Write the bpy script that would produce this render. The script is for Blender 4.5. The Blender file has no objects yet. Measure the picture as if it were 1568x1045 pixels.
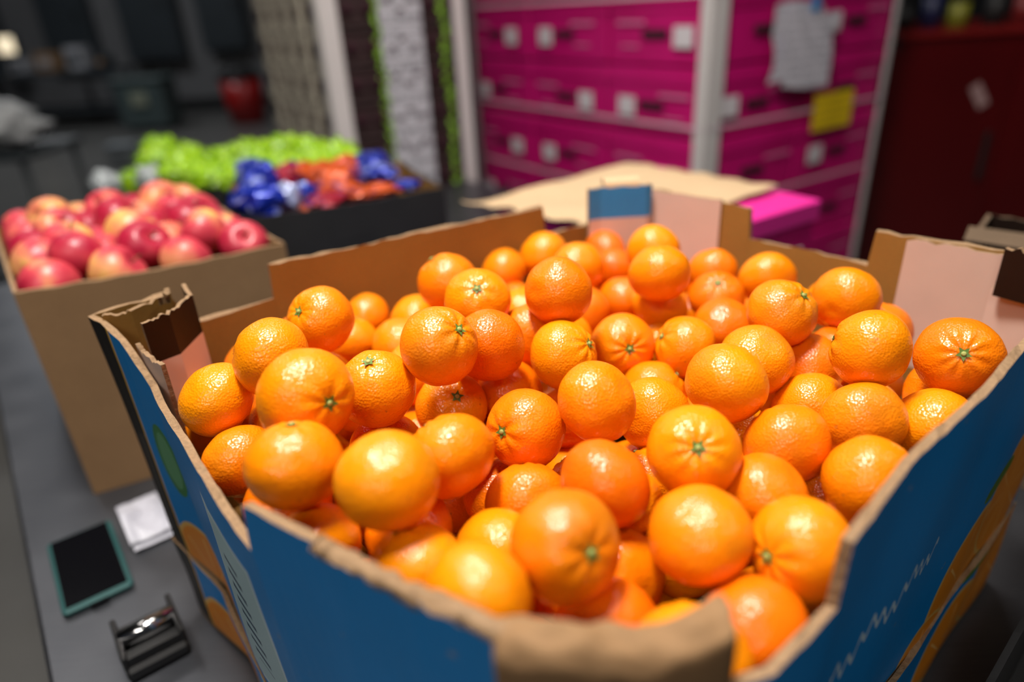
import bpy, math, random
from mathutils import Vector, Matrix, noise
random.seed(7)
CZ=1.55
C=bpy.context.collection
# ------------------------------------------------------------ materials
class NT:
    def __init__(s,name):
        s.m=bpy.data.materials.new(name);s.m.use_nodes=True;s.t=s.m.node_tree
        s.b=s.t.nodes["Principled BSDF"]
    def n(s,typ,**kw):
        nd=s.t.nodes.new(typ)
        for k,v in kw.items():
            if k in nd.inputs: s.set(nd.inputs[k],v)
            else: setattr(nd,k,v)
        return nd
    def set(s,inp,v):
        if isinstance(v,bpy.types.NodeSocket): s.t.links.new(v,inp)
        else:
            try: inp.default_value=v
            except Exception: inp.default_value=(v[0],v[1],v[2],1)
    def math(s,op,a,b=0.0,c=0.0):
        nd=s.t.nodes.new("ShaderNodeMath");nd.operation=op
        s.set(nd.inputs[0],a);s.set(nd.inputs[1],b);s.set(nd.inputs[2],c);return nd.outputs[0]
    def mix(s,f,a,b):
        nd=s.t.nodes.new("ShaderNodeMix");nd.data_type='RGBA'
        s.set(nd.inputs[0],f)
        for i,v in ((6,a),(7,b)):
            s.set(nd.inputs[i], v if isinstance(v,bpy.types.NodeSocket) else (v[0],v[1],v[2],1))
        return nd.outputs[2]
    def noise(s,scale,detail=3,rough=.5,coord="Object",dist=0):
        tc=s.t.nodes.new("ShaderNodeTexCoord");nd=s.t.nodes.new("ShaderNodeTexNoise")
        s.t.links.new(tc.outputs[coord],nd.inputs["Vector"])
        nd.inputs["Scale"].default_value=scale;nd.inputs["Detail"].default_value=detail;nd.inputs["Roughness"].default_value=rough
        nd.inputs["Distortion"].default_value=dist
        return nd.outputs["Fac"]
    def ramp(s,f,stops):
        nd=s.t.nodes.new("ShaderNodeValToRGB");s.set(nd.inputs[0],f)
        e=nd.color_ramp.elements
        while len(e)<len(stops): e.new(.5)
        for i,(p,c) in enumerate(stops):
            e[i].position=p;e[i].color=(c[0],c[1],c[2],1)
        return nd.outputs[0]
    def bump(s,h,strength=.3,dist=.001):
        nd=s.t.nodes.new("ShaderNodeBump");nd.inputs["Strength"].default_value=strength;nd.inputs["Distance"].default_value=dist
        s.t.links.new(h,nd.inputs["Height"]);s.t.links.new(nd.outputs[0],s.b.inputs["Normal"])
    def fin(s,col=None,rough=.5,metal=0,spec=None,coat=None,sss=None,emis=None):
        if col is not None: s.set(s.b.inputs["Base Color"], col if isinstance(col,bpy.types.NodeSocket) else (col[0],col[1],col[2],1))
        s.set(s.b.inputs["Roughness"],rough);s.set(s.b.inputs["Metallic"],metal)
        if spec is not None: s.b.inputs["Specular IOR Level"].default_value=spec
        if coat is not None: s.b.inputs["Coat Weight"].default_value=coat;s.b.inputs["Coat Roughness"].default_value=.15
        if emis:
            s.b.inputs["Emission Color"].default_value=(*emis[0],1);s.b.inputs["Emission Strength"].default_value=emis[1]
        return s.m
def simple(name,col,rough=.5,metal=0,var=.12,scale=8,**k):
    t=NT(name);f=t.noise(scale,4)
    c=t.mix(f,[v*(1-var) for v in col],[min(1,v*(1+var)) for v in col])
    return t.fin(c,rough,metal,**k)
def kraft(name,a,b,scale=1.0):
    t=NT(name)
    f=t.noise(14*scale,6,.65);g=t.noise(300*scale,2)
    c=t.mix(f,a,b);c=t.mix(t.math('MULTIPLY',g,.35),c,[v*.6 for v in a])
    t.bump(g,.15,.0006)
    return t.fin(c,.75,spec=.2)
M_KI=kraft("kraft_inner",(.26,.125,.025),(.36,.19,.045))
M_KO=kraft("kraft_outer",(.23,.130,.062),(.32,.188,.090))
M_PAPER=kraft("kraft_paper",(.55,.38,.22),(.66,.48,.30),.7)
def edge_mat():
    t=NT("corrugated_edge")
    f=t.noise(260,3);g=t.noise(30,4)
    c=t.mix(f,(.08,.04,.02),(.34,.21,.105));c=t.mix(t.math('MULTIPLY',g,.45),c,(.44,.30,.19))
    t.bump(f,.8,.002)
    return t.fin(c,.85,spec=.2)
M_EDGE=edge_mat()
M_PINKISH=simple("pale_pink_liner",(.62,.46,.39),.6,0,.06,30)
M_DARKPRINT=simple("dark_brown_print",(.012,.006,.004),.45,0,.3,30,spec=.25)
M_BLUELAB=simple("blue_print_label",(.015,.24,.58),.4,0,.1,40)
M_BLACK=simple("black_card",(.012,.012,.013),.55,0,.3,20)
def steel():
    t=NT("brushed_steel")
    tc=t.n("ShaderNodeTexCoord");mp=t.n("ShaderNodeMapping");mp.inputs["Scale"].default_value=(3,160,3);mp.inputs["Rotation"].default_value=(0,0,.64)
    t.t.links.new(tc.outputs["Object"],mp.inputs["Vector"])
    nd=t.n("ShaderNodeTexNoise");t.t.links.new(mp.outputs[0],nd.inputs["Vector"]);nd.inputs["Scale"].default_value=4;nd.inputs["Detail"].default_value=4
    g=t.noise(9,5)
    c=t.mix(g,(.05,.054,.068),(.14,.145,.165));c=t.mix(t.math('MULTIPLY',nd.outputs[0],.4),c,(.20,.21,.23))
    r=t.math('ADD',t.math('MULTIPLY',g,.3),.25)
    t.bump(nd.outputs[0],.1,.0005)
    return t.fin(c,r,.85)
M_STEEL=steel()
# box print (UV: u = metres along wall, v = metres above box bottom)
def print_mat():
    t=NT("blue_fruit_print")
    uv=t.n("ShaderNodeUVMap",uv_map="UVMap");sx=t.n("ShaderNodeSeparateXYZ");t.t.links.new(uv.outputs[0],sx.inputs[0])
    u,v=sx.outputs[0],sx.outputs[1]
    def box(a,b,c,d):
        return t.math('MULTIPLY',t.math('MULTIPLY',t.math('GREATER_THAN',u,a),t.math('LESS_THAN',u,b)),t.math('MULTIPLY',t.math('GREATER_THAN',v,c),t.math('LESS_THAN',v,d)))
    def ell(cu,cv,ru,rv):
        x=t.math('DIVIDE',t.math('SUBTRACT',u,cu),ru);y=t.math('DIVIDE',t.math('SUBTRACT',v,cv),rv)
        return t.math('LESS_THAN',t.math('ADD',t.math('MULTIPLY',x,x),t.math('MULTIPLY',y,y)),1)
    g=t.noise(10,4)
    c=t.mix(g,(.001,.20,.56),(.003,.26,.72))
    OR=(.80,.27,.02)
    for cu,cv,r in [(.10,.0,.075),(.19,-.03,.055),(1.10,.02,.085),(1.21,.07,.075),(1.02,-.03,.06)]:
        c=t.mix(ell(cu,cv,r,r),c,(.75,.45,.12));c=t.mix(ell(cu,cv,r*.93,r*.93),c,OR)
        x=t.math('SUBTRACT',u,cu);y=t.math('SUBTRACT',v,cv)
        a=t.math('ARCTAN2',y,x);seg=t.math('LESS_THAN',t.math('ABSOLUTE',t.math('SINE',t.math('MULTIPLY',a,4))),.1)
        c=t.mix(t.math('MULTIPLY',seg,ell(cu,cv,r*.8,r*.8)),c,(.9,.5,.15))
    c=t.mix(ell(1.14,.12,.045,.013),c,(.10,.22,.02))
    c=t.mix(ell(.09,.155,.028,.042),c,(.05,.22,.07));c=t.mix(ell(.09,.155,.020,.033),c,(.12,.34,.16))
    # label panel
    c=t.mix(box(.235,.350,.015,.205),c,(.65,.78,.82));c=t.mix(box(.240,.345,.020,.200),c,(.42,.60,.65))
    tx=t.math('GREATER_THAN',t.math('SINE',t.math('MULTIPLY',v,420)),.3)
    c=t.mix(t.math('MULTIPLY',tx,box(.275,.305,.05,.17)),c,(.03,.08,.14))
    # script lettering
    w=t.math('ADD',t.math('MULTIPLY',t.math('SINE',t.math('MULTIPLY',u,390)),.006),t.math('MULTIPLY',t.math('SINE',t.math('MULTIPLY',u,97)),.006))
    ln=t.math('LESS_THAN',t.math('ABSOLUTE',t.math('SUBTRACT',t.math('SUBTRACT',v,.148),w)),.0034)
    c=t.mix(t.math('MULTIPLY',ln,box(.80,.975,.10,.19)),c,(.50,.66,.78))
    # corner bands
    c=t.mix(t.math('LESS_THAN',u,.041),c,(.75,.42,.06));c=t.mix(t.math('LESS_THAN',u,.037),c,(.012,.009,.008))
    c=t.mix(t.math('MULTIPLY',t.math('MULTIPLY',t.math('LESS_THAN',u,.030),t.math('GREATER_THAN',u,.012)),t.math('MULTIPLY',t.math('LESS_THAN',v,.16),t.math('GREATER_THAN',t.math('SINE',t.math('MULTIPLY',v,1100)),.6))),c,(.10,.09,.08))
    c=t.mix(t.math('LESS_THAN',v,.006),c,(.30,.18,.09))
    sc=t.noise(60,5);c=t.mix(t.math('MULTIPLY',t.math('GREATER_THAN',sc,.72),.5),c,(.35,.3,.25))
    return t.fin(c,.45,spec=.25)
M_PRINT=print_mat()
# ------------------------------------------------------------ mesh helpers
def mesh_obj(name,verts,faces,mats,fm=None,smooth=False,uvs=None,parent=None):
    me=bpy.data.meshes.new(name);me.from_pydata(verts,[],faces)
    for m in mats: me.materials.append(m)
    if fm: me.polygons.foreach_set("material_index",fm)
    if smooth: me.polygons.foreach_set("use_smooth",[True]*len(me.polygons))
    if uvs:
        ul=me.uv_layers.new(name="UVMap")
        i=0
        for f in uvs:
            for q in f: ul.data[i].uv=q;i+=1
    me.update()
    o=bpy.data.objects.new(name,me);C.objects.link(o)
    if parent: o.parent=parent
    return o
class MB:
    def __init__(s): s.v=[];s.f=[];s.m=[];s.sm=[]
    def quad(s,a,b,c,d,m=0):
        i=len(s.v);s.v+=[tuple(a),tuple(b),tuple(c),tuple(d)];s.f.append((i,i+1,i+2,i+3));s.m.append(m);s.sm.append(False)
    def box(s,c,size,m=0,rot=0,org=(0,0,0),bev=0.0,M=None):
        hx,hy,hz=[q/2 for q in size];i=len(s.v)
        b=min(bev,hx*.9,hy*.9,hz*.9)
        R=Matrix.Rotation(rot,4,'Z') if M is None else M
        def P(x,y,z):
            w=R@Vector((x,y,z))+Vector(c);s.v.append(tuple(w))
        if b<=0:
            for z in(-hz,hz):
                for x,y in((-hx,-hy),(hx,-hy),(hx,hy),(-hx,hy)): P(x,y,z)
            F=[(0,3,2,1),(4,5,6,7),(0,1,5,4),(1,2,6,5),(2,3,7,6),(3,0,4,7)]
        else:
            rings=[(-hz,b),(-hz+b,0),(hz-b,0),(hz,b)]
            for z,ins in rings:
                k=b
                xx=hx-(b if ins else 0);yy=hy-(b if ins else 0)
                for px,py in((-xx+ (0 if ins else k),-yy),(xx-(0 if ins else k),-yy),(xx,-yy+(0 if ins else k)),(xx,yy-(0 if ins else k)),(xx-(0 if ins else k),yy),(-xx+(0 if ins else k),yy),(-xx,yy-(0 if ins else k)),(-xx,-yy+(0 if ins else k))):
                    P(px,py,z)
            F=[tuple(range(7,-1,-1)),tuple(range(24,32))]
            for r in range(3):
                for k in range(8):
                    F.append((r*8+k,r*8+(k+1)%8,(r+1)*8+(k+1)%8,(r+1)*8+k))
        for f in F: s.f.append(tuple(i+q for q in f));s.m.append(m);s.sm.append(False)
    def cyl(s,p0,p1,r0,r1=None,n=16,m=0,smooth=True,cap=True):
        r1=r0 if r1 is None else r1
        p0=Vector(p0);p1=Vector(p1);d=(p1-p0).normalized();a=d.orthogonal().normalized();b=d.cross(a);i=len(s.v)
        for p,r in((p0,r0),(p1,r1)):
            for k in range(n):
                t=2*math.pi*k/n;s.v.append(tuple(p+(a*math.cos(t)+b*math.sin(t))*r))
        for k in range(n):
            s.f.append((i+k,i+(k+1)%n,i+n+(k+1)%n,i+n+k));s.m.append(m);s.sm.append(smooth)
        if cap:
            s.f.append(tuple(i+k for k in range(n-1,-1,-1)));s.m.append(m);s.sm.append(False)
            s.f.append(tuple(i+n+k for k in range(n)));s.m.append(m);s.sm.append(False)
    def grid(s,fn,nu,nv,m=0,smooth=True,closeu=False):
        i=len(s.v)
        for b in range(nv+1):
            for a in range(nu+(0 if closeu else 1)):
                s.v.append(tuple(fn(a/nu,b/nv)))
        w=nu if closeu else nu+1
        for b in range(nv):
            for a in range(nu):
                a2=(a+1)%w if closeu else a+1
                s.f.append((i+b*w+a,i+b*w+a2,i+(b+1)*w+a2,i+(b+1)*w+a));s.m.append(m);s.sm.append(smooth)
    def obj(s,name,mats,parent=None):
        o=mesh_obj(name,s.v,s.f,mats,s.m,parent=parent)
        o.data.polygons.foreach_set("use_smooth",s.sm);return o
def empty(name,loc=(0,0,0)):
    o=bpy.data.objects.new(name,None);C.objects.link(o);o.empty_display_size=.1;return o
# ------------------------------------------------------------ mandarin carton
H=-.25;LW=-.29
RIM=[(-.409,.614,H),(-.388,.594,H),(-.362,.572,H-.010),(-.325,.538,LW),(-.241,.415,LW),(-.165,.320,LW),(-.160,.314,H),
(-.102,.270,H),(-.055,.238,H),(-.006,.208,H-.004),(.002,.206,H-.024),(.044,.199,H-.028),(.086,.204,LW),(.115,.216,LW),(.159,.252,LW),(.163,.257,H),(.226,.313,H),(.377,.438,H),
(.560,.592,H),(.516,.637,H),(.420,.735,H),(.418,.737,LW),(.321,.851,LW),(.319,.854,H),(.217,.975,H),(.190,.996,H-.01),(.126,.960,LW),
(.054,.920,LW),(.050,.918,H),(-.110,.829,H),(-.271,.737,H),(-.273,.735,LW),(-.345,.680,LW),(-.358,.670,H)]
CEN=Vector((.09,.60))
def strip(name,rim,zbot,th,mats,taper=.965,off=0.0,parent=None,ustart=0,jit=.0016):
    n=len(rim);pts=[];u=0
    for i in range(n):
        a=rim[i];b=rim[(i+1)%n];L=math.hypot(b[0]-a[0],b[1]-a[1]);k=max(1,int(L/.012))
        for j in range(k):
            t=j/k;pts.append((a[0]+(b[0]-a[0])*t,a[1]+(b[1]-a[1])*t,a[2]+(b[2]-a[2])*t,u+L*t))
        u+=L
    N=len(pts);V=[];F=[];fm=[];UV=[]
    norm=[]
    for i in range(N):
        a=pts[i-2];b=pts[(i+2)%N];d=Vector((b[0]-a[0],b[1]-a[1])).normalized();norm.append(Vector((-d.y,d.x))) # inward (ccw)
    rows=6
    for side in (0,1):
        for i,(x,y,z,uu) in enumerate(pts):
            nn=norm[i]*(th*side-off)
            zt=CZ+z+random.uniform(-jit,jit)
            for r in range(rows+1):
                f=r/rows;tp=1-(1-taper)*f*( (zt-zbot)/.3)
                px=CEN.x+(x-CEN.x)*tp+nn.x;py=CEN.y+(y-CEN.y)*tp+nn.y
                w=.0015*math.sin(uu*31+f*4)
                V.append((px+norm[i].x*w,py+norm[i].y*w,zt+(zbot-zt)*f))
    W=rows+1
    for i in range(N):
        j=(i+1)%N;ui=pts[i][3];uj=pts[j][3] if j else u
        for r in range(rows):
            a,b,c,d=i*W+r,i*W+r+1,j*W+r+1,j*W+r
            F.append((a,b,c,d));fm.append(0);UV.append([(ui,V[a][2]-zbot),(ui,V[b][2]-zbot),(uj,V[c][2]-zbot),(uj,V[d][2]-zbot)])
            o=N*W;F.append((o+d,o+c,o+b,o+a));fm.append(1);UV.append([(0,0)]*4)
        o=N*W;F.append((i*W,j*W,o+j*W,o+i*W));fm.append(2);UV.append([(0,0)]*4)
    return mesh_obj(name,V,F,mats,fm,smooth=False,uvs=UV,parent=parent)
car=empty("mandarin_carton")
ZB=1.012
strip("walls",RIM,ZB,.006,[M_PRINT,M_KI,M_EDGE],taper=.98,parent=car)
mb=MB()
poly=[(CEN.x+(x-CEN.x)*.978,CEN.y+(y-CEN.y)*.978) for x,y,z in RIM]
mb.v=[(x,y,ZB+.004) for x,y in poly]+[(x,y,ZB) for x,y in poly];n=len(poly)
mb.f=[tuple(range(n)),tuple(range(2*n-1,n-1,-1))];mb.m=[0,0];mb.sm=[False]*2
mb.obj("bottom",[M_KI],car)
def panel(name,pts,z0,z1,th,mats,parent,split=None,jit=.001,lean=0,nsub=10):
    m=MB();P=[]
    for i in range(len(pts)-1):
        a,b=Vector(pts[i]),Vector(pts[i+1])
        for k in range(nsub): P.append(a.lerp(b,k/nsub))
    P.append(Vector(pts[-1]))
    zs=[z0]+([split] if split else [])+[z1]
    N=[]
    for i in range(len(P)):
        d=(P[min(i+1,len(P)-1)]-P[max(i-1,0)]).normalized();N.append(Vector((-d.y,d.x)))
    tops=[random.uniform(-jit,jit) for _ in P]
    def pt(i,z,side):
        q=P[i]+N[i]*(th*side)
        zz=z+(tops[i] if z==z1 else 0)
        return (q.x,q.y+lean*(z-z0),CZ+zz)
    for i in range(len(P)-1):
        for s in range(len(zs)-1):
            mi=0 if s==len(zs)-2 else 1
            m.quad(pt(i,zs[s],0),pt(i+1,zs[s],0),pt(i+1,zs[s+1],0),pt(i,zs[s+1],0),mi)
            m.quad(pt(i+1,zs[s],1),pt(i,zs[s],1),pt(i,zs[s+1],1),pt(i+1,zs[s+1],1),mi)
        m.quad(pt(i,z1,0),pt(i+1,z1,0),pt(i+1,z1,1),pt(i,z1,1),2)
    for i in(0,len(P)-1):
        m.quad(pt(i,z0,0),pt(i,z1,0),pt(i,z1,1),pt(i,z0,1),2)
    return m.obj(name,mats,parent)
# left corner post
panel("left_corner_flap",[(-.335,.572),(-.318,.590),(-.316,.640),(-.334,.668)],-.36,-.243,.004,[M_DARKPRINT,M_PINKISH,M_EDGE],car,split=-.285,jit=.002)
panel("left_corner_liner",[(-.352,.580),(-.335,.558),(-.306,.530)],-.36,-.268,.004,[M_PINKISH,M_PINKISH,M_EDGE],car,jit=.003)
panel("left_corner_fold",[(-.388,.602),(-.365,.612),(-.345,.655),(-.352,.668)],-.33,-.247,.005,[M_KI,M_KI,M_EDGE],car,jit=.002)
m=MB()
for k in range(5):
    a=random.uniform(0,6.28);x=-.340+random.uniform(-.008,.008);y=.634+random.uniform(-.008,.008)
    d=Vector((math.cos(a),math.sin(a)))*.008;z=CZ-.250
    m.quad((x,y,z),(x+d.x,y+d.y,z+.002),(x+d.x*1.2,y+d.y*1.2,z+.009),(x+.002,y,z+.008),0)
m.obj("torn_liner",[M_KO],car)
# far corner post
panel("far_corner_post",[(.118,.935),(.135,.940),(.200,.940),(.208,.945)],-.40,-.236,.006,[M_BLUELAB,M_PINKISH,M_EDGE],car,split=-.280)
m=MB()
def curl(u,v):
    t=u*math.pi*1.25
    return (.140+.050*v,.953+.012*math.cos(t),CZ-.238+.013*math.sin(t))
m.grid(curl,14,4,0);m.obj("far_corner_curl",[M_PAPER],car)
panel("far_corner_liner",[(.205,.958),(.285,.878)],-.40,-.246,.004,[M_PINKISH,M_PINKISH,M_EDGE],car)
# right corner post
panel("right_corner_liner",[(.436,.704),(.500,.637),(.508,.622)],-.40,-.252,.004,[M_PINKISH,M_PINKISH,M_EDGE],car,jit=.002)
panel("right_corner_post",[(.494,.640),(.520,.585),(.528,.560)],-.40,-.285,.004,[M_PINKISH,M_PINKISH,M_EDGE],car,jit=.003)
panel("right_corner_flap",[(.488,.628),(.505,.600),(.528,.560)],-.290,-.240,.006,[M_DARKPRINT,M_DARKPRINT,M_EDGE],car,jit=.003)
# near corner folded kraft flap and worn lip along the near-left wall
m=MB()
def fold(u,v):
    x=-.016+.106*u;yb=.223-.010*math.sin(math.pi*u)+.001*u
    t=v*math.pi*1.15-.65
    return (x,yb-.006-.013*math.cos(t)-.002*math.sin(u*9),CZ-.258+.012*math.sin(t)+.0045*math.sin(u*8)-.006*abs(u-.5)-(.03*(1-v*5) if v<.2 else 0)+.004*noise.noise(Vector((u*9,v*5,2))))
m.grid(fold,28,20,0);o=m.obj("near_corner_fold",[M_KO],car);so=o.modifiers.new("s","SOLIDIFY");so.thickness=.003
m=MB()
LP=[(-.110,.276),(-.102,.270),(-.055,.238),(-.006,.208)]
def lip(u,v):
    s=u*3;i=min(2,int(s));f=s-i;x=LP[i][0]+(LP[i+1][0]-LP[i][0])*f;y=LP[i][1]+(LP[i+1][1]-LP[i][1])*f
    a=2*math.pi*v;r=.0040+.0032*(noise.noise(Vector((u*22,v*4,0)))+.4)
    return (x+.58*(.003-r*math.cos(a)),y+.81*(.003-r*math.cos(a)),CZ-.2505+r*.7*math.sin(a)+.0025*noise.noise(Vector((u*15,3,0))))
m.grid(lip,60,12,0);m.obj("worn_edge",[M_EDGE],car)
# lower carton of the stack
low=empty("stacked_carton")
RIM2=[(CEN.x+(x-CEN.x)*.985,CEN.y+(y-CEN.y)*.985,-.530 if z==H else -.542) for x,y,z in RIM]
strip("walls",RIM2,.904,.005,[M_PRINT,M_DARKPRINT,M_EDGE],taper=.97,off=.003,parent=low)
# ------------------------------------------------------------ citrus
def orange_mat():
    t=NT("mandarin_peel")
    at=t.n("ShaderNodeAttribute",attribute_name="tint");sx=t.n("ShaderNodeSeparateColor");t.t.links.new(at.outputs["Color"],sx.inputs[0])
    c=t.mix(sx.outputs[0],(.87,.265,.0012),(.78,.125,.001))
    lo=t.noise(26,3);c=t.mix(t.math('MULTIPLY',t.math('SUBTRACT',lo,.40),.6),c,(.87,.32,.003))
    bl=t.math('MULTIPLY',t.math('GREATER_THAN',sx.outputs[1],.75),t.math('MULTIPLY',t.math('SUBTRACT',t.noise(22,2),.48),3))
    nd=t.n("ShaderNodeClamp");t.t.links.new(bl,nd.inputs[0])
    c=t.mix(t.math('MULTIPLY',nd.outputs[0],.6),c,(.38,.15,.010))
    tc=t.n("ShaderNodeTexCoord");vo=t.n("ShaderNodeTexVoronoi");vo.inputs["Scale"].default_value=520;t.t.links.new(tc.outputs["Object"],vo.inputs["Vector"])
    sp=t.noise(180,3);hgt=t.math('ADD',vo.outputs["Distance"],t.math('MULTIPLY',sp,1.2))
    bs=t.math('GREATER_THAN',t.noise(240,1),.76);c=t.mix(t.math('MULTIPLY',bs,.5),c,(.32,.11,.02))
    t.bump(hgt,.40,.0009)
    return t.fin(c,.26,spec=.5)
M_OR=orange_mat()
M_CAL=simple("green_calyx",(.09,.17,.02),.6,0,.4,300)
M_STEM=simple("stem_nub",(.34,.36,.10),.7,0,.3,300)
TOP="""39,890,-305,32 84,775,-291,32 176,782,-277,32 158,669,-262,32 301,738,-303,32 338,626,-284,32 -66,691,-266,32 -31,616,-258,32 46,595,-245,32 169,707,-315,32 253,576,-272,32 -180,595,-260,32 -198,501,-251,32 -59,494,-245,32 -21,538,-269,32 18,608,-297,32 46,551,-290,32 111,612,-315,32 171,601,-315,31 216,533,-297,32 287,480,-268,32 364,486,-278,32 -262,482,-281,31 -152,432,-249,35 -113,487,-277,32 7,462,-308,32 63,453,-280,32 167,465,-278,32 273,447,-306,32 -147,370,-266,32 -82,344,-261,32 -48,398,-285,32 58,375,-299,32 122,390,-287,32 204,426,-312,32 246,380,-315,32 178,311,-314,32 113,322,-308,32 23,299,-282,32 -29,263,-287,32 -7,848,-315,30 238,721,-315,31 318,600,-335,30 332,441,-316,30 -231,445,-316,30 -68,322,-315,30 171,371,-317,30 221,644,-315,30 256,797,-315,30 133,932,-325,32 140,850,-325,32 137,757,-328,32 -178,678,-325,32 -119,659,-325,32 83,717,-325,32 283,568,-325,32 380,515,-331,32 -250,561,-325,32 -58,530,-325,32 -5,561,-332,32 118,499,-325,32 258,502,-332,32 -113,490,-340,32 5,406,-337,32 -17,348,-334,32 -141,353,-322,32 49,286,-337,32 89,241,-321,32 148,259,-331,32 -81,378,-334,32 245,428,-359,32 52,541,-351,32 -108,720,-325,32 63,344,-353,32"""
FR=[[float(q)/1000 for q in w.split(",")] for w in TOP.split()]
STEM={7:(0,-.4),10:(.6,-.65),11:(-.65,-.4),13:(.6,-.4),16:(.8,-.35),17:(.24,.1),18:(-.85,-.35),21:(.1,-.1),23:(.43,.24),24:(-.1,-.72),25:(-.65,.05),33:(.1,-.1),36:(-.57,.3),38:(.5,.13),41:(0,-.6),44:(.2,.9),58:(.2,-.3)}
ntop=len(FR)
def wall_info(x,y):
    ok=False;n=len(RIM);best=(9,0,0)
    for i in range(n):
        x1,y1,_=RIM[i];x2,y2,_=RIM[(i+1)%n]
        if (y1>y)!=(y2>y) and x<(x2-x1)*(y-y1)/(y2-y1)+x1: ok=not ok
        L=(x2-x1)**2+(y2-y1)**2;t=max(0,min(1,((x-x1)*(x2-x1)+(y-y1)*(y2-y1))/L))
        dx=x-x1-t*(x2-x1);dy=y-y1-t*(y2-y1);d=math.hypot(dx,dy)
        if d<best[0]: best=(d,dx,dy)
    return ok,best
def inside(x,y,mar):
    ok,b=wall_info(x,y);return ok and b[0]>mar
def settle(FR,rounds,wk):
    for it in range(rounds):
        for f in FR:
            ok,(d,dx,dy)=wall_info(f[0],f[1]);need=f[3]+.0075
            if d<1e-6: continue
            if not ok: f[0]-=dx/d*(d+need);f[1]-=dy/d*(d+need)
            elif d<need: f[0]+=dx/d*(need-d);f[1]+=dy/d*(need-d)
        for i in range(len(FR)):
            for j in range(i):
                A,B=FR[i],FR[j];d=[A[k]-B[k] for k in range(3)]
                if abs(d[0])>.07 or abs(d[1])>.07: continue
                L=math.sqrt(sum(v*v for v in d));m=.95*(A[3]+B[3])
                if L<m:
                    pu=(m-L)*wk/L
                    for k in range(3): A[k]+=d[k]*pu;B[k]-=d[k]*pu
settle(FR,12,.22)
for z,mar,sep in ((-.325,.042,.060),(-.345,.043,.058),(-.370,.045,.056),(-.400,.047,.056),(-.430,.05,.056),(-.460,.052,.056)):
    for iy in range(30):
        for ix in range(34):
            x=-.42+ix*.031+(iy%2)*.015+random.uniform(-.005,.005);y=.18+iy*.028+random.uniform(-.005,.005)
            if not inside(x,y,mar): continue
            if x<-.27 and y>.5 and z>-.34: continue
            if x>.385 and z>-.38: continue
            if all((x-f[0])**2+(y-f[1])**2+(z-f[2])**2>(sep)**2 for f in FR):
                FR.append([x,y,z,random.uniform(.029,.032)])
V=[];F=[];FM=[];TI=[]
NU,NV=44,32
def add_fruit(c,R,axis,seed,tint,stem=True):
    rnd=random.Random(seed);axis=Vector(axis).normalized()
    rot=axis.to_track_quat('Z','Y').to_matrix()@Matrix.Rotation(rnd.uniform(0,6.28),3,'Z')
    b=len(V);obl=rnd.uniform(.84,.95);nl=rnd.choice([7,8,9,10]);ph=rnd.uniform(0,6);dep=rnd.uniform(.07,.14);ca=rnd.uniform(.012,.034)
    off=Vector((seed*3.1,seed*1.7,0))
    def P(th,ph_):
        r=1-dep*math.exp(-(th/.26)**2)-.05*math.exp(-((math.pi-th)/.22)**2)
        r+=ca*math.cos(nl*ph_+ph+.6*math.sin(2*ph_))*math.exp(-((th-.42)/.25)**2)
        d=Vector((math.sin(th)*math.cos(ph_),math.sin(th)*math.sin(ph_),math.cos(th)))
        r+=.035*noise.noise(d*1.3+off)+.014*noise.noise(d*3.1+off)
        return Vector((d.x*r,d.y*r,d.z*r*obl+ (.03 if th<1 else 0)*(1-th)))
    V.append(tuple(rot@(P(0,0)*R)+c))
    for j in range(1,NV):
        t=math.pi*(j/NV)**1.12
        for i in range(NU): V.append(tuple(rot@(P(t,2*math.pi*i/NU)*R)+c))
    V.append(tuple(rot@(P(math.pi,0)*R)+c))
    last=len(V)-1
    for i in range(NU):
        F.append((b,b+1+i,b+1+(i+1)%NU));FM.append(0)
        for j in range(NV-2):
            q=b+1+j*NU;F.append((q+i,q+NU+i,q+NU+(i+1)%NU,q+(i+1)%NU));FM.append(0)
        q=b+1+(NV-2)*NU;F.append((q+i,last,q+(i+1)%NU));FM.append(0)
    if stem:
        top=P(0,0).z*R;k=len(V);n=10;ra=R*.165
        V.append(tuple(rot@Vector((0,0,top+.0012))+c))
        for i in range(n):
            a=2*math.pi*i/n;rr=ra*(1.15 if i%2==0 else .55)
            V.append(tuple(rot@Vector((rr*math.cos(a),rr*math.sin(a),top+.0008+rr*.25))+c))
        for i in range(n): F.append((k,k+1+i,k+1+(i+1)%n));FM.append(1)
        k=len(V);n=8
        for zz,rr in((0,.0021),(.0024,.0019),(.0028,.0011)):
            for i in range(n):
                a=2*math.pi*i/n;V.append(tuple(rot@Vector((rr*math.cos(a),rr*math.sin(a),top+zz))+c))
        for r in range(2):
            for i in range(n): F.append((k+r*n+i,k+r*n+(i+1)%n,k+(r+1)*n+(i+1)%n,k+(r+1)*n+i));FM.append(2)
        F.append(tuple(k+2*n+i for i in range(n)));FM.append(2)
    TI.extend([tint]*(len(V)-b))
for i,f in enumerate(FR):
    c=Vector((f[0],f[1],CZ+f[2]));T=-Vector((f[0],f[1],f[2])).normalized()
    Rt=T.cross(Vector((0,0,1))).normalized()*-1;Up=Rt.cross(T)*-1
    if Up.z<0: Up=-Up
    if i in STEM:
        ox,oy=STEM[i];ax=Rt*ox-Up*oy+T*math.sqrt(max(.02,1-ox*ox-oy*oy))
    else:
        ax=Vector((random.gauss(0,1),random.gauss(0,1),random.gauss(0,1))).normalized()
        if ax.dot(T)>.35: ax=ax-T*2*ax.dot(T)
    add_fruit(c,f[3]*1.02,ax,i,(random.random()**1.2,random.random() if i not in(21,30,37) else .95,0,1))
pile=mesh_obj("mandarin_pile",V,F,[M_OR,M_CAL,M_STEM],FM,smooth=True)
ca=pile.data.color_attributes.new("tint",'FLOAT_COLOR','POINT')
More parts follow.
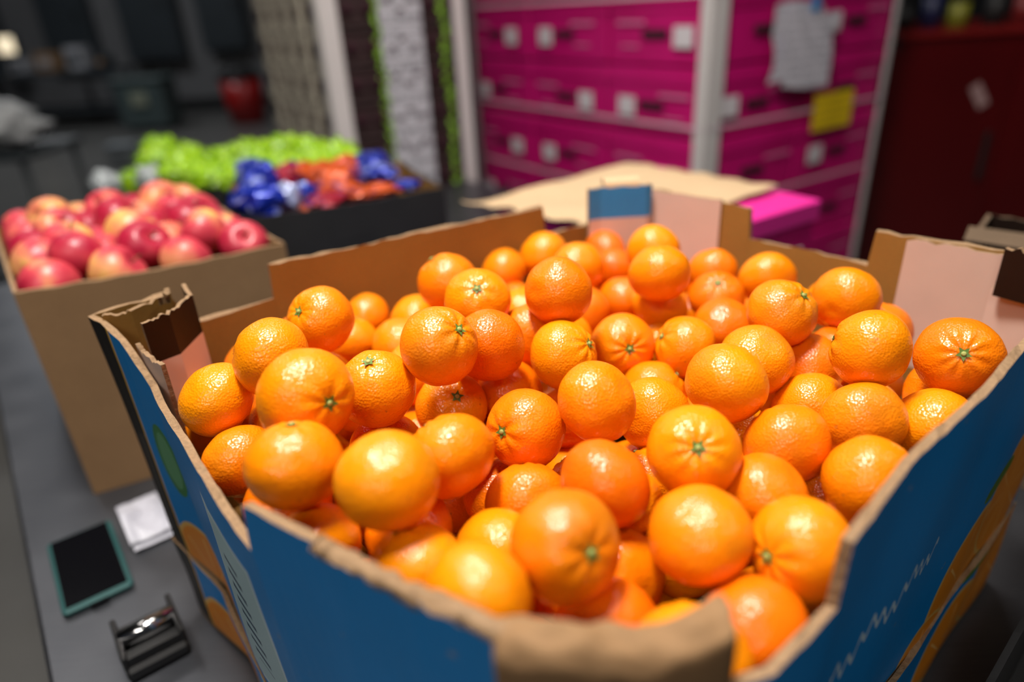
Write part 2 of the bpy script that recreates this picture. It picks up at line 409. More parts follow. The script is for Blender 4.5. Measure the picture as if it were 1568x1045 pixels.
ca.data.foreach_set("color",[q for t in TI for q in t])
# ------------------------------------------------------------ generic open carton
def carton(name,A,B,Cc,z0,z1,mo,mi,me,th=.006,parent=None,holes=True):
    A,B,Cc=Vector(A),Vector(B),Vector(Cc);D=A+Cc-B;m=MB();P=[A,B,Cc,D];cen=(A+Cc)/2
    def ins(p,k): 
        d=(p-cen);return p-d.normalized()*k*1.4
    n=14
    for i in range(4):
        p,q=P[i],P[(i+1)%4];pi,qi=ins(p,th),ins(q,th)
        for k in range(n):
            a,b=p.lerp(q,k/n),p.lerp(q,(k+1)/n);ai,bi=pi.lerp(qi,k/n),pi.lerp(qi,(k+1)/n)
            def zt(t): return z1+.0012*math.sin(t*37+i)-.004*math.sin(math.pi*t)
            ta,tb=zt(k/n),zt((k+1)/n)
            m.quad((*a,z0),(*b,z0),(*b,tb),(*a,ta),0);m.quad((*bi,z0),(*ai,z0),(*ai,ta),(*bi,tb),1)
            m.quad((*a,ta),(*b,tb),(*bi,tb),(*ai,ta),2)
        if holes:
            c=(p+q)/2;d=(q-p).normalized();nn=Vector((d.y,-d.x))
            if nn.dot(c-cen)<0: nn=-nn
            cc=c+nn*.0008;hw=.045
            m.quad((*(cc-d*hw),z1-.075),(*(cc+d*hw),z1-.075),(*(cc+d*hw),z1-.05),(*(cc-d*hw),z1-.05),3)
    m.quad((*A,z0),(*B,z0),(*Cc,z0),(*D,z0),1)
    q=[ins(p,th) for p in P];m.quad(*[(*p,z0+.004) for p in q],1)
    return m.obj(name,[mo,mi,me,M_BLACK],parent),P
TZ=.90
carton("apple_carton",(-.66,.86),(-.34,1.016),(-.60,1.368),TZ+.001,CZ-.312,M_KO,M_KI,M_EDGE,holes=False)
def apple_mat():
    t=NT("apple_skin");at=t.n("ShaderNodeAttribute",attribute_name="tint");sx=t.n("ShaderNodeSeparateColor");t.t.links.new(at.outputs["Color"],sx.inputs[0])
    f=t.math('ADD',t.noise(12,2,.5,dist=.8),t.math('MULTIPLY',t.math('SUBTRACT',sx.outputs[0],.52),.42))
    c=t.ramp(f,[(.34,(.34,.010,.035)),(.52,(.52,.05,.07)),(.64,(.64,.22,.11)),(.80,(.68,.42,.10))])
    return t.fin(c,.36,spec=.4)
M_AP=apple_mat()
V=[];F=[];FM=[];TI=[]
def add_apple(c,R,axis,seed,tint):
    axis=Vector(axis).normalized();rot=axis.to_track_quat('Z','Y').to_matrix();b=len(V);nu,nv=28,20
    off=Vector((seed*2.3,0,seed))
    def P(th,ph):
        r=1-.32*math.exp(-(th/.33)**2)-.2*math.exp(-((math.pi-th)/.3)**2)+.03*math.cos(5*ph)*(th/math.pi)**2
        d=Vector((math.sin(th)*math.cos(ph),math.sin(th)*math.sin(ph),math.cos(th)));r+=.03*noise.noise(d+off)
        w=1+.06*math.cos(th);return Vector((d.x*r*w,d.y*r*w,d.z*r*.95))
    for j in range(nv+1):
        for i in range(nu): V.append(tuple(rot@(P(math.pi*j/nv,2*math.pi*i/nu)*R)+c))
    for j in range(nv):
        for i in range(nu): F.append((b+j*nu+i,b+(j+1)*nu+i,b+(j+1)*nu+(i+1)%nu,b+j*nu+(i+1)%nu));FM.append(0)
    k=len(V)
    for q in range(4):
        for i in range(6):
            a=i*math.pi/3;V.append(tuple(rot@Vector((.0016*math.cos(a)+.002*q*q*.3,.0016*math.sin(a),R*.62+q*R*.15))+c))
    for q in range(3):
        for i in range(6): F.append((k+q*6+i,k+q*6+(i+1)%6,k+q*6+6+(i+1)%6,k+q*6+6+i));FM.append(1)
    TI.extend([tint]*(len(V)-b))
A=Vector((-.66,.86));eu=Vector((.32,.156));ev=Vector((-.26,.352));Lu=eu.length;Lv=ev.length;eu.normalize();ev.normalize()
k=0
for lay,(z,nu_,nv_) in enumerate(((-.375,4,5),(-.322,4,5),(-.300,3,4))):
    for i in range(nu_):
        for j in range(nv_):
            if lay<2: su=.048+(Lu-.096)*i/(nu_-1);sv=.048+(Lv-.096)*j/(nv_-1)
            else: su=.046+(Lu-.092)*(i+.5)/3;sv=.046+(Lv-.092)*(j+.5)/4
            p=A+eu*su+ev*sv
            add_apple(Vector((p.x+random.uniform(-.004,.004),p.y+random.uniform(-.004,.004),CZ+z+random.uniform(-.006,.008))),random.uniform(.037,.041),(random.gauss(0,.8),random.gauss(0,.8),.7),k,(random.random(),0,0,1));k+=1
ap=mesh_obj("apple_pile",V,F,[M_AP,simple("apple_stem",(.12,.06,.02),.8)],FM,smooth=True)
ca=ap.data.color_attributes.new("tint",'FLOAT_COLOR','POINT');ca.data.foreach_set("color",[q for t in TI for q in t])
# ------------------------------------------------------------ black carton with bagged produce
carton("black_carton",(-.490,1.247),(-.12,1.404),(-.245,1.70),TZ+.001,CZ-.332,M_BLACK,M_KI,M_BLACK,holes=True)
def bag_mesh(m,c,sx,sy,sz,seed,mi,rot=0,amp=.35,fr=3.0,nu=36,nv=22):
    R=Matrix.Rotation(rot,3,'Z');off=Vector((seed*5.3,seed*1.9,seed))
    def fn(u,v):
        th=math.pi*v;ph=2*math.pi*u
        d=Vector((math.sin(th)*math.cos(ph),math.sin(th)*math.sin(ph),math.cos(th)))
        r=1+amp*(noise.noise(d*fr+off)+.5*abs(noise.noise(d*fr*2.3+off)))-.05
        p=Vector((d.x*sx*r,d.y*sy*r,d.z*sz*r));return R@p+Vector(c)
    m.grid(fn,nu,nv,mi,True,True)
def bagmat(name,col,col2,rough=.18,metal=.2):
    t=NT(name);f=t.noise(26,3,dist=1);g=t.noise(90,2)
    c=t.mix(t.math('GREATER_THAN',f,.60),col,col2);t.bump(g,.8,.004);return t.fin(c,rough,metal,spec=.6)
M_BF=bagmat("blue_foil",(.005,.020,.30),(.26,.32,.65),.15,.4);M_OF=bagmat("orange_bag",(.52,.075,.010),(.10,.02,.12));M_RF=bagmat("red_bag",(.30,.012,.03),(.03,.03,.22));M_WF=simple("white_film",(.40,.45,.68),.2,.2,.2,60)
m=MB()
eb=Vector((.920,.391));fb=Vector((-.389,.921));O=Vector((-.490,1.247))
specs=[(.045,.045,.045,.036,0),(.05,.13,.05,.042,0),(.055,.22,.048,.036,0),(.095,.06,.024,.03,3),(.17,.06,.045,.014,2),(.21,.14,.055,.020,1),(.27,.07,.045,.014,1),(.23,.20,.055,.024,1),(.30,.16,.05,.020,0),(.34,.08,.030,.012,0),(.31,.24,.055,.030,0),(.18,.25,.055,.026,1),(.26,.27,.05,.026,1),(.13,.27,.045,.026,2),(.14,.15,.03,.02,0)]
for i,(a,b,s,h,mi) in enumerate(specs):
    p=O+eb*a+fb*b
    bag_mesh(m,(p.x,p.y,CZ-.335+(.016 if a<.1 else 0)+.018*(b>.15)),s*1.15,s*.8,h,i+1,mi,rot=i*1.1,amp=.35,fr=2.0)
for i in range(8):
    p=O+eb*(.07+.075*(i%4))+fb*(.08+.14*(i//4));bag_mesh(m,(p.x,p.y,CZ-.40),.05,.05,.06,i+40,i%3,amp=.2)
m.obj("bagged_produce",[M_BF,M_OF,M_RF,M_WF])
# ------------------------------------------------------------ lettuce crate
carton("lettuce_crate",(-1.02,1.86),(-.47,1.78),(-.41,2.10),TZ+.001,CZ-.385,M_BLACK,M_BLACK,M_BLACK,holes=False)
def leaf_mat():
    t=NT("bagged_lettuce");f=t.noise(40,6,.7,dist=1)
    c=t.ramp(f,[(.32,(.05,.13,.003)),(.5,(.26,.50,.006)),(.72,(.58,.82,.03))]);return t.fin(c,.25,spec=.6)
M_LF=leaf_mat();m=MB()
for i in range(33):
    a=i%11;b=i//11
    x=-.99+a*.054+random.uniform(-.02,.02);y=1.88+b*.08+random.uniform(-.02,.02)-.1*(x+.98)/.56+.02
    z=-.375+.010*math.sin(a*.9+b)+random.uniform(-.010,.012)+.012*b
    bag_mesh(m,(x,y,CZ+z),.048,.045,.030,i+3,0 if i!=1 else 1,rot=i,amp=.7,fr=4.6,nu=30,nv=18)
bag_mesh(m,(-1.05,1.83,CZ-.375),.035,.03,.035,77,1,amp=.5)
m.obj("lettuce_bag_pile",[M_LF,simple("clear_film",(.35,.38,.40),.2,.1,.2,60)])
# ------------------------------------------------------------ pink cartons
def pink_mat():
    t=NT("pink_carton_print");g=t.noise(5,4);c=t.mix(g,(.46,.003,.12),(.62,.008,.19));return t.fin(c,.4,spec=.35)
M_PK=pink_mat();M_PKL=simple("pink_lid",(.80,.03,.32),.4,0,.1,5);M_WL=simple("white_label",(.66,.62,.66),.5,0,.08,40);M_SLOT=simple("dark_slot",(.03,.002,.01),.8)
M_TXT=simple("pale_print",(.62,.20,.38),.5)
pc=empty("pink_carton")
def oriented(center,ex,ey):
    return Matrix(((ex.x,ey.x,0),(ex.y,ey.y,0),(0,0,1))).to_4x4()
ex=Vector((.38,.236)).normalized()
ey=Vector((-ex.y,ex.x))
cc=Vector((.222,1.05))+ex*.225+ey*.215
m=MB();OM=oriented(cc,ex,ey)
m.box((cc.x,cc.y,(TZ+.001+CZ-.40)/2),(.45,.43,CZ-.40-TZ-.001),0,M=OM,bev=.003)
m.box((cc.x,cc.y,CZ-.39),(.462,.442,.04),1,M=OM,bev=.003)
q=cc-ey*.2225;m.box((q.x,q.y,CZ-.50),(.09,.002,.03),2,M=OM)
q=cc-ey*.2225+ex*.15;m.box((q.x,q.y,CZ-.48),(.07,.002,.05),3,M=OM)
m.obj("body",[M_PK,M_PKL,M_SLOT,M_WL],pc)
P1=Vector((-.085,1.365));P2=Vector((.296,1.62));P3=Vector((.545,1.345));P0=Vector((.185,1.11))
m=MB()
def pap(u,v):
    p=P0.lerp(P3,u).lerp(P1.lerp(P2,u),v)
    e=max(0,abs(u-.5)-.38)+max(0,abs(v-.5)-.38)
    jag=.006*math.sin(23*u+3)+.005*math.sin(31*v)
    z=CZ-.358+.006*noise.noise(Vector((u*4,v*4,1)))+.004*math.sin(u*6+v*3)+.05*e*(.5+noise.noise(Vector((u*3,v*3,7))))
    return (p.x+jag,p.y+jag,z)
m.grid(pap,40,36,0);o=m.obj("kraft_paper_sheet",[M_PAPER]);so=o.modifiers.new("s","SOLIDIFY");so.thickness=.001
# pallet of pink cartons
pp=empty("pink_carton_pallet")
C0=Vector((.672,2.31));L_=Vector((-.545,.838));R_=Vector((.848,.530));L_.normalize();R_.normalize()
m=MB();hL=.485;hR=.505;hh=.23;z0=.184
OMr=oriented(None,R_,L_)
rr=random.Random(3)
def on_face(m,base,d,nrm,s,z,w,h,mi,off=.0015):
    c=base+d*s+nrm*off
    m.quad((*(c-d*w/2),z-h/2),(*(c+d*w/2),z-h/2),(*(c+d*w/2),z+h/2),(*(c-d*w/2),z+h/2),mi)
nL=-R_;nR=-L_
for lay in range(9):
    z=z0+lay*hh
    for i in range(3):
        for j in range(2):
            c=C0+R_*(hR*(j+.5))+L_*(hL*(i+.5));jx=rr.uniform(-.006,.006);c=c+R_*jx+L_*rr.uniform(-.004,.004)
            m.box((c.x,c.y,z+hh/2-.012),(hR-.018,hL-.018,hh-.028),0,M=OMr,bev=.004)
            m.box((c.x,c.y,z+hh-.036),(hR-.008,hL-.008,.058),0,M=OMr,bev=.004)
            if j==0:
                f=c-R_*(hR/2-.002)
                on_face(m,f,L_,nL,0,z+.10,.12,.026,2,.006)
                s=-.13 if (i+lay)%2 else .12
                on_face(m,f,L_,nL,s,z+.09,.085,.065,1,.008)
                on_face(m,f,L_,nL,-s*.9,z+.135,.14,.010,3,.007);on_face(m,f,L_,nL,-s*.9,z+.06,.09,.006,3,.007)
            if i==0:
                f=c-L_*(hL/2-.002)
                on_face(m,f,R_,nR,0,z+.10,.12,.026,2,.006)
                if (lay+j)%2==0: on_face(m,f,R_,nR,-.14,z+.10,.085,.065,1,.008)
                on_face(m,f,R_,nR,.13,z+.135,.14,.010,3,.007)
m.obj("cartons",[M_PK,M_WL,M_SLOT,M_TXT],pp)
m=MB()
M_POST=simple("white_corner_board",(.60,.57,.57),.5,0,.05,6);M_STRAP=simple("white_strap",(.60,.50,.56),.35)
topz=z0+9*hh
a=C0-R_*.008-L_*.008
m.box((*(a+R_*.035),(z0+topz)/2),(.075,.006,topz-z0),0,M=OMr);m.box((*(a+L_*.02),(z0+topz)/2),(.006,.045,topz-z0),0,M=OMr)
b=C0+R_*(2*hR)-L_*.008
m.box((*(b-R_*.010),(z0+topz)/2),(.022,.006,topz-z0),0,M=OMr)
b=C0+L_*(3*hL)-R_*.008;m.box((*(b-L_*.03),(z0+topz)/2),(.006,.06,topz-z0),0,M=OMr)
for zs in (.45,.88,1.145,1.545,1.9):
    on_face(m,C0,L_,nL,1.5*hL,zs,3*hL,.010,1,.013);on_face(m,C0,R_,nR,hR,zs,2*hR,.010,1,.013)
M_WOOD=simple("pallet_wood",(.32,.2,.11),.8,0,.3,12)
for i in range(6):
    c=C0+R_*hR+L_*(hL*3*(i+.5)/6);m.box((c.x,c.y,.165),(1.0,.12,.02),2,M=OMr)
for j in range(3):
    c=C0+R_*(.06+j*.44)+L_*hL*1.5;m.box((c.x,c.y,.08),(.09,1.44,.15),2,M=OMr)
m.obj("boards_and_straps",[M_POST,M_STRAP,M_WOOD],pp)
def on_r(s,z,off): 
    c=C0+R_*s+nR*off;return (c.x,c.y,z)
def sprint(name,base,txt,n=18):
    t=NT(name);uv=t.n("ShaderNodeTexCoord");sx=t.n("ShaderNodeSeparateXYZ");t.t.links.new(uv.outputs["Object"],sx.inputs[0])
    l=t.math('GREATER_THAN',t.math('SINE',t.math('MULTIPLY',sx.outputs[2],n*12)),.35);g=t.math('GREATER_THAN',t.noise(60,2),.48)
    return t.fin(t.mix(t.math('MULTIPLY',t.math('MULTIPLY',l,g),.6),base,txt),.5)
M_DOC=sprint("printed_sheet",(.66,.64,.72),(.2,.2,.25));M_YL=sprint("yellow_label",(.80,.55,.01),(.35,.25,.02))
m=MB()
for (s0,s1,za,zb,of,ph) in ((.27,.53,1.26,1.50,.02,0),(.32,.59,1.235,1.475,.028,2)):
    m.grid(lambda u,v:on_r(s0+(s1-s0)*u+.01*math.sin(v*5+ph),za+(zb-za)*v+.01*math.sin(u*4+ph),of+.012*abs(math.sin(u*7+v*5+ph))),16,16,0)
m.box(on_r(.45,1.50,.045),(.035,.004,.05),1,M=OMr)
m.obj("shipping_papers",[M_DOC,M_BLUELAB],pp)
m=MB();m.grid(lambda u,v:on_r(.55+.24*u,1.065+.13*v,.02+.002*math.sin(u*6)),8,6,0);m.obj("yellow_label",[M_YL],pp)
# ------------------------------------------------------------ tray stack
ts=empty("herb_tray_stack")
M_TRAY=simple("dark_tray",(.030,.014,.015),.55,0,.5,14);M_BEI=simple("beige_tray_side",(.42,.38,.31),.7,0,.3,9)
M_WP=sprint("white_tray_print",(.50,.51,.56),(.06,.06,.08),9)
e1=Vector((.848,.530)).normalized();e2=Vector((-e1.y,e1.x));T0=Vector((-.590,2.62));OT=oriented(None,e1,e2)
W=.56;D=.86;m=MB();hl=.125
for lay in range(17):
    z=.13+lay*hl;c=T0+e1*W/2+e2*D/2
    m.box((c.x,c.y,z+hl/2-.008),(W-.02,D-.02,hl-.018),0,M=OT,bev=.003)
    m.box((c.x,c.y,z+hl-.012),(W,D,.014),0,M=OT,bev=.003)
    q=T0+e1*(W*.52)-e2*.003;m.box((q.x,q.y,z+hl/2),(.17,.008,hl-.004),1,M=OT)
    for kk in range(3):
        q=T0+e1*(W*.52+(kk-1)*.045)-e2*.009;m.box((q.x,q.y,z+.045+.03*((lay+kk)%2)),(.025,.004,.014),3,M=OT)
    for sx_ in (.16,.30,.74,.86):
        q=T0+e1*(W*sx_)-e2*.001;m.box((q.x,q.y,z+.06),(.045,.022,.02),3,M=OT)
    for sy in range(5):
        q=T0+e2*(.10+sy*.17)+e1*.002;m.box((q.x,q.y,z+hl/2),(.02,.085,hl+.002),2,M=OT)
        q=T0+e2*(.10+sy*.17)-e1*.006;m.box((q.x,q.y,z+.055),(.014,.05,.05),0,M=OT)
q=T0-e2*.006+e1*.022;m.box((q.x,q.y,1.2),(.062,.01,2.14),4,M=OT)
q=T0-e1*.012+e2*.02;m.box((q.x,q.y,1.2),(.008,.05,2.14),4,M=OT)
q=T0-e2*.006+e1*(W-.025);m.box((q.x,q.y,1.2),(.050,.01,2.14),4,M=OT)
for i in range(5):
    q=T0+e1*W/2+e2*(D*(i+.5)/5);m.box((q.x,q.y,.1),(W,.1,.02),5,M=OT)
for i in range(3):
    q=T0+e1*(W*(i+.5)/3)+e2*D/2;m.box((q.x,q.y,.045),(.08,D,.088),5,M=OT)
m.obj("trays",[M_TRAY,M_WP,M_BEI,M_SLOT,M_POST,M_WOOD],ts)
m=MB()
for col in(.345,.83):
    for k in range(150):
        z=.2+k*.0137;q=T0+e1*(W*col+random.uniform(-.012,.012))-e2*random.uniform(.006,.014)
        a=random.uniform(-.9,.9);w=random.uniform(.005,.010)
        p=Vector((q.x,q.y,z));d=Vector((math.cos(a),-.4,math.sin(a)))*random.uniform(.010,.017);n_=Vector((-math.sin(a),0,math.cos(a)))*w
        m.quad(p-d,p-n_,p+d,p+n_,0)
m.obj("herb_leaves",[simple("herb_green",(.26,.50,.04),.5,0,.4,40)],ts)
# ------------------------------------------------------------ red cabinet
rc=empty("red_storage_cabinet");M_RED=simple("dark_red_paint",(.085,.003,.004),.28,0,.25,2);M_REDE=simple("red_edge",(.20,.010,.010),.3)
m=MB();m.box((2.68,3.60,.70),(1.80,.80,1.26),0,bev=.01);m.box((2.68,3.60,1.333),(1.84,.84,.03),1,bev=.008)
for x in(2.0,2.65,3.3): m.box((x,3.195,.70),(.58,.012,1.15),0,bev=.004)
for x in(2.24,2.89,3.54): m.box((x,3.18,.8),(.02,.02,.22),2,bev=.003)
m.box((2.16,3.186,1.07),(.05,.004,.11),3,M=Matrix.Rotation(-.6,4,'Y'))
for x in(1.85,3.5): m.box((x,3.3,.04),(.08,.08,.08),2)
for x in(1.85,3.5): m.box((x,3.9,.04),(.08,.08,.08),2)
m.obj("cabinet",[M_RED,M_REDE,M_BLACK,simple("dull_tag",(.4,.25,.25),.5)],rc)
m=MB()
for i,(x,h,mi) in enumerate([(1.9,.09,0),(2.02,.14,1),(2.15,.10,2),(2.32,.13,0),(2.45,.12,3),(2.62,.10,1)]):
    m.cyl((x,3.45,1.348),(x,3.45,1.348+h),.045,.042,16,mi);m.cyl((x,3.45,1.348+h),(x,3.45,1.348+h+.025),.025,.02,12,2 if i%2 else 0)
m.obj("supply_bottles",[M_BLACK,simple("navy_bottle",(.015,.02,.08),.3),simple("olive_cap",(.22,.22,.02),.4),simple("dark_red_bottle",(.2,.015,.015),.3)])
# ------------------------------------------------------------ brown carton behind the right corner, black crate beside the stack
M_DKK=simple("dark_kraft_card",(.11,.07,.04),.8,0,.2,30)  # dark brown kraft, the card's own tone
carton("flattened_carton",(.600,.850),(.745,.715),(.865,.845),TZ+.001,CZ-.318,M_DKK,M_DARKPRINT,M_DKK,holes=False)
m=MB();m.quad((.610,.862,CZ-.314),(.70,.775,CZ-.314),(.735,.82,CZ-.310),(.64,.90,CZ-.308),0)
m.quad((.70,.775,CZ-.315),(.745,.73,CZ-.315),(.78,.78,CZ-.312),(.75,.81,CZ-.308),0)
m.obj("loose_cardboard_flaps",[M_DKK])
ca_=Vector((.345,.345));d1=Vector((.645,-.764));d2=Vector((.764,.645))
carton("black_crate",tuple(ca_),tuple(ca_+d1*.36),tuple(ca_+d1*.36+d2*.46),TZ+.001,TZ+.14,M_BLACK,M_BLACK,M_BLACK,holes=True)
# ------------------------------------------------------------ table
tb=empty("steel_table");tu=Vector((.804,.595));tv=Vector((-.595,.804));tu.normalize();tv.normalize();TO=Vector((-.537,.526));OTt=oriented(None,tu,tv)
cen=TO+tu*.85+tv*.47;m=MB()
m.box((cen.x,cen.y,TZ-.02),(1.70,2.34,.04),0,M=OTt,bev=.005)
m.box((cen.x,cen.y,.25),(1.5,2.1,.02),0,M=OTt,bev=.003)
for a in(-.78,.78):
    for b in(-1.1,0,1.1):
        q=cen+tu*a+tv*b;m.cyl((q.x,q.y,0),(q.x,q.y,TZ-.04),.022,n=14)
m.obj("top_and_legs",[M_STEEL],tb)
ph=empty("smartphone");M_TEAL=simple("teal_case",(.02,.085,.085),.5);M_GLASS=simple("black_glass",(.003,.003,.004),.12,0,.1,5,spec=.15)
pcn=Vector((-.582,.700));m=MB();m.box((pcn.x,pcn.y,TZ+.0065),(.080,.160,.011),0,M=OTt,bev=.004);m.box((pcn.x,pcn.y,TZ+.0122),(.070,.150,.0012),1,M=OTt,bev=.0005)
q=pcn-tv*.083;m.box((q.x,q.y,TZ+.006),(.02,.004,.004),1,M=OTt);m.obj("case_and_screen",[M_TEAL,M_GLASS],ph)
m=MB()
def fp(u,v):
    q=Vector((-.546,.785))+tu*(u-.5)*.055+tv*(v-.5)*.105
    return (q.x,q.y,TZ+.012+.022*math.sin(math.pi*min(1,v*1.1))*(.6+.4*math.cos(u*5))+.006*noise.noise(Vector((u*4,v*5,3))))
m.grid(fp,18,24,0);m.grid(lambda u,v:(fp(u,v)[0]+.006,fp(u,v)[1]-.004,TZ+.002+.3*(fp(u,v)[2]-TZ)),18,24,0)
m.obj("folded_paper",[simple("white_paper",(.42,.42,.48),.5,0,.08,30)])
td=empty("tape_dispenser");M_CHR=simple("chrome",(.8,.8,.82),.15,1.0,.05,10);m=MB();dc=Vector((-.436,.566))
m.box((dc.x,dc.y,TZ+.010),(.066,.078,.018),0,M=OTt,bev=.004)
for s in(-1,1):
    q=dc+tu*.030*s;m.box((q.x,q.y,TZ+.024),(.006,.070,.026),0,M=OTt,bev=.002)
q=dc+tv*.004;m.cyl((*(q-tu*.03),TZ+.028),(*(q+tu*.03),TZ+.028),.011,n=24,m=1);q=dc-tv*.032;m.box((q.x,q.y,TZ+.024),(.056,.003,.014),0,M=OTt)
m.obj("body",[M_BLACK,M_CHR],td)
# ------------------------------------------------------------ room
def floor_mat():
    t=NT("sealed_concrete");f=t.noise(1.2,6,.6);g=t.noise(12,4)
    c=t.mix(f,(.08,.08,.08),(.17,.165,.155));c=t.mix(t.math('MULTIPLY',g,.3),c,(.06,.06,.06))
    return t.fin(c,t.math('ADD',t.math('MULTIPLY',g,.3),.2),spec=.5)
m=MB();m.box((-2,5,-.05),(18,18,.1),0);m.obj("floor",[floor_mat()])
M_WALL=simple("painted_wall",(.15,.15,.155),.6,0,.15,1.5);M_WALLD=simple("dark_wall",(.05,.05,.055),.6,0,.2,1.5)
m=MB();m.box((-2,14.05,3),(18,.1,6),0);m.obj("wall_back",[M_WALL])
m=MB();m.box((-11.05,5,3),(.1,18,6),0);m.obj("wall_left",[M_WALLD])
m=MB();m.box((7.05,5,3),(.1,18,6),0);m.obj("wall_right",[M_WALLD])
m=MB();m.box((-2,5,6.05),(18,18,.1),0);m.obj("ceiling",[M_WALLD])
m=MB();m.box((-2,13.98,.12),(18,.04,.24),0);m.obj("baseboard_back",[M_BLACK])
M_GC=simple("grey_cabinet",(.035,.043,.050),.4,0,.2,3);M_GB=simple("grey_green_bin",(.06,.085,.085),.5)
def cab(x,z,w,h):
    e=empty("electrical_panel");m=MB();m.box((x,13.84,z),(w,.3,h),0,bev=.02);m.box((x,13.68,z),(w*.86,.02,h*.9),0,bev=.01)
    m.box((x+w*.33,13.66,z),(.05,.03,.16),1);m.box((x,13.665,z+h*.28),(w*.3,.01,.1),2);m.cyl((x,13.84,z+h/2),(x,13.84,5.9),.04,n=10,m=1);m.cyl((x,13.84,.02),(x,13.84,z-h/2),.04,n=10,m=1);m.obj("enclosure",[M_GC,M_BLACK,M_WL],e)
for x,z,w,h in[(-7.7,1.75,.85,1.6),(-6.2,1.9,1.0,1.9),(-4.9,1.8,.8,1.5),(-9.3,1.9,.7,1.4)]: cab(x,z,w,h)
tbn=empty("waste_bin")
m=MB();m.box((-5.65,11.8,.40),(.75,.6,.70),0,bev=.04);m.box((-5.65,11.8,.78),(.82,.66,.07),0,bev=.03);m.box((-5.65,11.48,.5),(.25,.02,.2),1)
for s in(-.28,.28): m.cyl((-5.65+s,11.6,.05),(-5.6+s,11.6,.05),.05,n=12,m=2)
m.obj("bin",[M_GB,simple("bin_sticker",(.25,.27,.2),.5),M_BLACK],tbn)
m=MB()
m.cyl((-4.15,11.9,0.01),(-4.15,11.9,.72),.27,.33,28,0);m.cyl((-4.15,11.9,.70),(-4.15,11.9,.76),.35,.35,28,1);m.cyl((-4.15,11.9,.76),(-4.15,11.9,.88),.30,.16,28,1)
m.obj("red_trash_can",[simple("red_plastic",(.34,.008,.008),.35),M_BLACK])
wb=empty("workbench");m=MB();m.box((-7.6,12.6,.9),(2.6,.8,.06),0,bev=.01)
for x in(-8.8,-6.4):
    for y in(12.25,12.95): m.box((x,y,.435),(.07,.07,.87),0)
m.box((-7.6,12.6,.3),(2.4,.7,.03),0);m.obj("frame",[M_GC],wb)
m=MB()
for i,(x,w,h,mi) in enumerate([(-8.5,.3,.3,1),(-8.0,.25,.2,0),(-7.5,.35,.28,2),(-7.0,.3,.35,0),(-6.6,.2,.2,1)]):
    m.box((x,12.6,.931+h/2),(w,.3,h),mi,bev=.01);m.box((x,12.44,.93+h/2),(w*.6,.01,h*.4),(mi+1)%3)
m.obj("supply_boxes",[simple("pale_box",(.35,.35,.37),.6),M_GC,M_KO])
sc=empty("utility_cart");m=MB();m.box((-3.05,4.15,.93),(.9,.6,.04),0,bev=.01);m.box((-3.05,4.15,.35),(.9,.6,.03),0,bev=.01)
for x in(-3.45,-2.65):
    for y in(3.9,4.4): m.cyl((x,y,.08),(x,y,.93),.018,n=12);m.cyl((x-.015,y,.05),(x+.015,y,.05),.05,n=16,m=1)
m.obj("frame",[M_GC,M_BLACK],sc)
m=MB();bag_mesh(m,(-2.95,4.1,1.09),.36,.22,.12,12,0,amp=.45,fr=2.5);bag_mesh(m,(-2.80,4.15,1.04),.16,.18,.07,15,0,amp=.5,fr=3)
m.obj("white_plastic_bags",[simple("white_poly",(.50,.52,.54),.35)])
m=MB();m.box((-4.6,8.6,.13),(.30,.22,.24),0,bev=.02);m.box((-4.6,8.6,.26),(.32,.24,.03),0,bev=.01);m.obj("storage_tub",[simple("pale_tub",(.25,.28,.30),.5)])
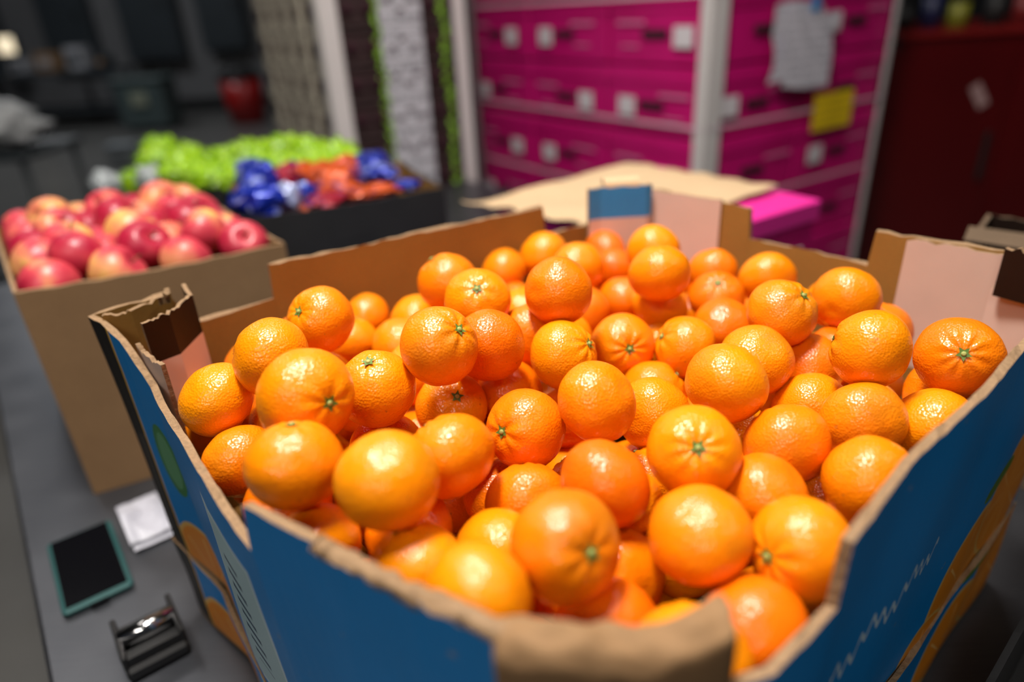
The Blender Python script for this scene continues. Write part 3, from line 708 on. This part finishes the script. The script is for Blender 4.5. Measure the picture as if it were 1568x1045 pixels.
# ------------------------------------------------------------ lights
M_LAMP=NT("lamp_glow").fin((1,1,1),.5,emis=((1,.95,.88),6))
def fixture(x,y,z,sx,sy,pw,col=(1,.94,.86)):
    m=MB();m.box((x,y,z+.06),(sx+.06,sy+.06,.08),0,bev=.01);m.box((x,y,z+.012),(sx,sy,.02),1)
    m.cyl((x-sx*.3,y,z+.1),(x-sx*.3,y,6.0),.01,n=8);m.cyl((x+sx*.3,y,z+.1),(x+sx*.3,y,6.0),.01,n=8)
    m.obj("ceiling_light",[M_GC,M_LAMP])
    l=bpy.data.lights.new("area","AREA");l.shape='RECTANGLE';l.size=sx;l.size_y=sy;l.energy=pw;l.color=col
    o=bpy.data.objects.new("lamp_light",l);o.location=(x,y,z-.02);C.objects.link(o)
fixture(-.25,.60,3.2,.26,.6,76)
fixture(-.9,-1.7,3.4,1.4,.3,27)  # added front fill behind the camera, brightens the carton's outer walls
fixture(.3,2.0,4.2,1.4,.3,24)
fixture(2.4,.3,4.2,.3,1.4,12)
fixture(-3.2,3.0,4.6,.3,1.5,14)
fixture(-6.0,9.5,5.0,1.6,.3,95,(.92,.96,1))
fixture(-1.5,8.0,5.0,1.6,.3,30,(.92,.96,1))
m=MB();m.box((-8.55,13.3,1.35),(.34,.12,.34),0,bev=.02);m.box((-8.55,13.23,1.35),(.27,.02,.27),1);m.cyl((-8.55,13.3,.02),(-8.55,13.3,1.2),.02);m.cyl((-8.55,13.3,.0),(-8.55,13.3,.03),.2);m.obj("lamp_reflection_panel",[M_GC,NT("warm_reflection_glow").fin((1,.8,.5),.5,emis=((1,.85,.6),1.0))])  # added glowing panel and stand, in place of a bright lamp reflection
w=bpy.data.worlds.new("World");bpy.context.scene.world=w;w.use_nodes=True;w.node_tree.nodes["Background"].inputs[0].default_value=(.75,.82,1,1);w.node_tree.nodes["Background"].inputs[1].default_value=.02
# ------------------------------------------------------------ camera
p=math.radians(26.3);r=math.radians(3.3)
Fw=Vector((0,math.cos(p),-math.sin(p)));U=Vector((0,math.sin(p),math.cos(p)));Rr=Vector((1,0,0))
X=Rr*math.cos(r)-U*math.sin(r);Y=Rr*math.sin(r)+U*math.cos(r);Z=-Fw
cam=bpy.data.cameras.new("camera");co=bpy.data.objects.new("camera",cam);C.objects.link(co)
co.matrix_world=Matrix(((X.x,Y.x,Z.x,0),(X.y,Y.y,Z.y,0),(X.z,Y.z,Z.z,CZ),(0,0,0,1)))
cam.lens=24;cam.sensor_width=36;cam.clip_start=.02
cam.dof.use_dof=True;cam.dof.focus_distance=.56;cam.dof.aperture_fstop=1.7
sc_=bpy.context.scene;sc_.camera=co
sc_.view_settings.view_transform='Standard'
